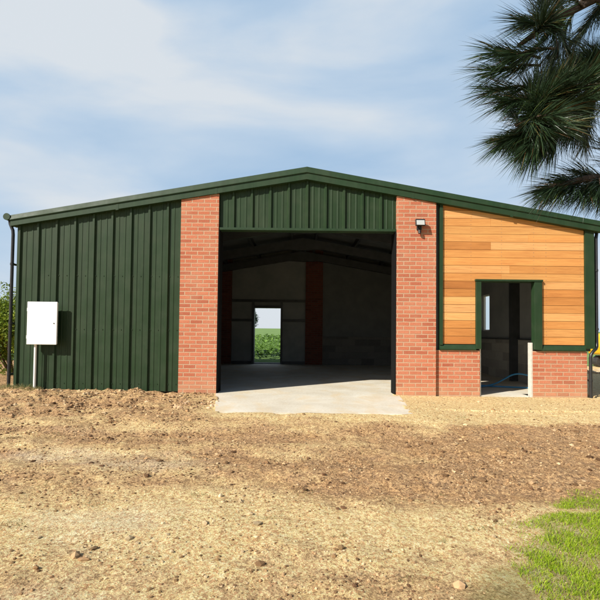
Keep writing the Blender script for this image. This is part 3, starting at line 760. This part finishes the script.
# boughs (world coordinates)
A = limb([(TX, TY, 3.0), (2.45, -5.6, 2.88), (1.95, -5.85, 2.66), (1.55, -5.98, 2.42), (1.27, -6.02, 2.30), (1.12, -6.05, 2.24)], .055, .010)
B = limb([(TX, TY, 1.75), (2.45, -5.6, 1.86), (1.95, -5.8, 1.97), (1.62, -5.95, 2.00), (1.42, -6.0, 1.955), (1.30, -6.02, 1.92)], .040, .007)
Cc = limb([(TX, TY, 3.7), (2.3, -5.7, 3.45), (1.8, -5.95, 3.10), (1.35, -6.1, 2.80), (1.10, -6.12, 2.62)], .05, .010)
# hand-placed outer shoots: silhouettes against the sky
for b_, t_ in (((1.25, -6.05, 2.56), (.98, -6.1, 2.50)), ((1.22, -6.05, 2.44), (.99, -6.1, 2.40)), ((1.25, -6.05, 2.60), (1.0, -6.1, 2.60)), ((1.22, -6.05, 2.38), (1.04, -6.12, 2.33)), ((1.22, -6.02, 2.22), (1.06, -6.05, 2.16)),
               ((1.30, -6.02, 2.26), (1.15, -6.08, 2.09)), ((1.30, -6.0, 2.28), (1.21, -6.05, 2.09)), ((1.42, -6.0, 2.32), (1.30, -6.05, 2.12)),
               ((1.50, -6.0, 2.38), (1.42, -6.05, 2.22)), ((1.30, -6.1, 2.62), (1.06, -6.15, 2.55)), ((1.35, -6.1, 2.74), (1.12, -6.15, 2.72)),
               ((1.45, -6.1, 2.84), (1.26, -6.15, 2.90))):
    shoot(b_, t_, 200, .215, .10, .58)
for b_, t_ in (((1.42, -6.0, 1.955), (1.30, -6.02, 1.915)), ((1.5, -5.98, 1.98), (1.40, -6.0, 1.92)), ((1.60, -5.96, 2.0), (1.51, -6.0, 1.92)), ((1.72, -5.9, 2.0), (1.62, -5.95, 1.92)),
               ((1.55, -5.96, 1.98), (1.43, -5.98, 1.97)), ((1.75, -5.9, 2.0), (1.70, -5.93, 1.93)), ((1.9, -5.82, 1.98), (1.78, -5.88, 1.92)),
               ((1.75, -5.9, 2.0), (1.58, -5.85, 2.06)), ((1.8, -5.9, 2.02), (1.70, -5.95, 2.16)), ((1.85, -5.85, 2.0), (1.66, -5.8, 2.0)), ((1.62, -5.95, 2.0), (1.56, -6.05, 1.93)), ((1.7, -5.9, 2.0), (1.66, -6.02, 1.95)), ((1.5, -5.98, 1.98), (1.40, -5.9, 1.96))):
    shoot(b_, t_, 180, .20, .35, .8)
for k in range(105):
    P = random.choice([A, A, A, Cc]); i = rnd.randint(int(len(P) * .3), len(P) - 2); b_ = P[i]
    d = Vector((rnd.uniform(-1, .6), rnd.uniform(-.7, .7), rnd.uniform(-.7, .7))).normalized() * rnd.uniform(.12, .30)
    t_ = b_ + d
    lo_ = 2.16 + .5 * max(0, min(.18, t_.x - 1.28)) - .6 * max(0, t_.x - 1.6)             # keep the pocket of sky between the two boughs
    if t_.z < lo_: t_.z = lo_ + rnd.random() * .12
    if t_.x < 1.14: t_.x = 1.14 + rnd.random() * .12
    shoot(b_, t_, 190, .15 + .06 * rnd.random(), .14, .70)
# rest of the crown, above and to the right of the frame
for k in range(46):
    z0 = rnd.uniform(2.4, 6.9); a = rnd.uniform(0, 6.283); ln = (1.9 - (z0 - 2.4) * .33) * rnd.uniform(.7, 1)
    dx, dy = math.cos(a), math.sin(a)
    if dx < -.2 and z0 < 4.3: z0 += 2.0; ln *= .8
    P = limb([(TX, TY, z0), (TX + dx * ln * .5, TY + dy * ln * .5, z0 - .08), (TX + dx * ln, TY + dy * ln, z0 + .12)], .03, .008)
    for j in range(7):
        b_ = P[rnd.randint(int(len(P) * .4), len(P) - 1)]; d = Vector((dx + rnd.gauss(0, .6), dy + rnd.gauss(0, .6), rnd.gauss(.2, .5))).normalized() * rnd.uniform(.18, .32)
        shoot(b_, b_ + d, 130, .16)
# unseen upper boughs, added so their needles keep the sun off the low bough
for b0, b1, b2 in (((TX, TY, 4.2), (1.6, -6.2, 4.05), (.35, -6.75, 3.55)), ((TX, TY, 4.5), (1.5, -6.5, 4.4), (.1, -7.0, 3.9)), ((TX, TY, 3.9), (1.9, -6.1, 3.8), (.8, -6.6, 3.25))):
    P = limb([b0, b1, b2], .045, .010)
    for j in range(26):
        b_ = P[rnd.randint(3, len(P) - 1)]; d = Vector((rnd.gauss(-.4, .6), rnd.gauss(0, .6), rnd.gauss(.15, .5))).normalized() * rnd.uniform(.2, .34)
        t_ = b_ + d
        if t_.z < 3.1 + (1.7 - t_.x) * .0: t_.z = 3.15
        shoot(b_, t_, 200, .16)
br.build('branches', M['bark'], pine); nd.build('needles', M['needle'], pine, smooth=False)

# ------------------------------------------------------------------ light
SUN_EL, SUN_AZ = 36.0, 51.0          # elevation; azimuth to the left of the building's normal
w = bpy.data.worlds.new('World'); S.world = w; w.use_nodes = True; ns = w.node_tree.nodes; ls = w.node_tree.links
bg = ns['Background']; sky = ns.new('ShaderNodeTexSky'); sky.sky_type = 'NISHITA'; sky.sun_disc = False
sky.sun_elevation = R(SUN_EL); sky.sun_rotation = R(180 + SUN_AZ); sky.air_density = 1.0; sky.dust_density = 1.2; sky.ozone_density = 1.5
tc = ns.new('ShaderNodeTexCoord'); mp = ns.new('ShaderNodeMapping'); mp.inputs['Scale'].default_value = (1.6, 1.6, 5.2); mp.inputs['Rotation'].default_value = (0, R(6), R(20)); mp.inputs['Location'].default_value = (.35, .1, .55)
ls.new(tc.outputs['Generated'], mp.inputs['Vector'])
n1 = noise_n(ns, ls, mp.outputs[0], 1.0, 6, .48, .3)
cm = ramp(ns, ls, n1, [(.34, (.80, .80, .80)), (.62, (.97, .97, .97))])
ccol = ramp(ns, ls, n1, [(.36, (.44, .65, .90)), (.50, (.60, .75, .92)), (.62, (.78, .84, .90))])
cs = ns.new('ShaderNodeVectorMath'); cs.operation = 'SCALE'; cs.inputs['Scale'].default_value = 9.6; ls.new(ccol, cs.inputs[0])
sx = ns.new('ShaderNodeSeparateXYZ'); ls.new(tc.outputs['Generated'], sx.inputs[0])
def mr(sock, a, b, c, d):
    m = ns.new('ShaderNodeMapRange'); m.interpolation_type = 'SMOOTHSTEP'
    for k, v in zip(('From Min', 'From Max', 'To Min', 'To Max'), (a, b, c, d)): m.inputs[k].default_value = v
    ls.new(sock, m.inputs['Value']); return m.outputs[0]
def mul(a, b):
    m = N(ns, 'ShaderNodeMath', operation='MULTIPLY'); ls.new(a, m.inputs[0]); ls.new(b, m.inputs[1]); return m.outputs[0]
# thin cloud kept ahead; unseen sky overhead and behind left clear to cut fill
mk = mul(mr(sx.outputs[2], .60, .85, 1, .12), mr(sx.outputs[1], -.25, .30, .1, 1))
cl = mix(ns, ls, mul(cm, mk), sky.outputs[0], cs.outputs[0])
ls.new(cl, bg.inputs['Color']); bg.inputs['Strength'].default_value = .07
sd = bpy.data.lights.new('sun', 'SUN'); sd.energy = 5.0; sd.angle = R(.55); sd.color = (1, .94, .84)
so = bpy.data.objects.new('sun', sd); COL.objects.link(so)
az, el = R(SUN_AZ), R(SUN_EL)
to_sun = Vector((-math.sin(az) * math.cos(el), -math.cos(az) * math.cos(el), math.sin(el)))
so.rotation_euler = to_sun.to_track_quat('Z', 'Y').to_euler(); so.location = to_sun * 30

# ------------------------------------------------------------------ camera
cd = bpy.data.cameras.new('camera'); cam = bpy.data.objects.new('camera', cd); COL.objects.link(cam)
tilt, roll = R(1.7), R(.6)
fw = Vector((0, math.cos(tilt), math.sin(tilt))); up0 = Vector((0, -math.sin(tilt), math.cos(tilt))); r0 = Vector((1, 0, 0))
r_ = r0 * math.cos(roll) + up0 * math.sin(roll); up = -r0 * math.sin(roll) + up0 * math.cos(roll)
mw = Matrix((r_, up, -fw)).transposed().to_4x4(); mw.translation = Vector((0, -8.4, 1.15)); cam.matrix_world = mw
cd.sensor_width = 36; cd.lens = 36 * 455 / 600; cd.shift_y = 18 / 600; cd.clip_start = .05; cd.clip_end = 6000
S.camera = cam
S.render.engine = 'CYCLES'; S.render.resolution_x = 1024; S.render.resolution_y = 1024
S.view_settings.view_transform = 'Standard'; S.view_settings.look = 'None'; S.view_settings.gamma = 1; S.view_settings.exposure = .45
S.view_settings.use_curve_mapping = False
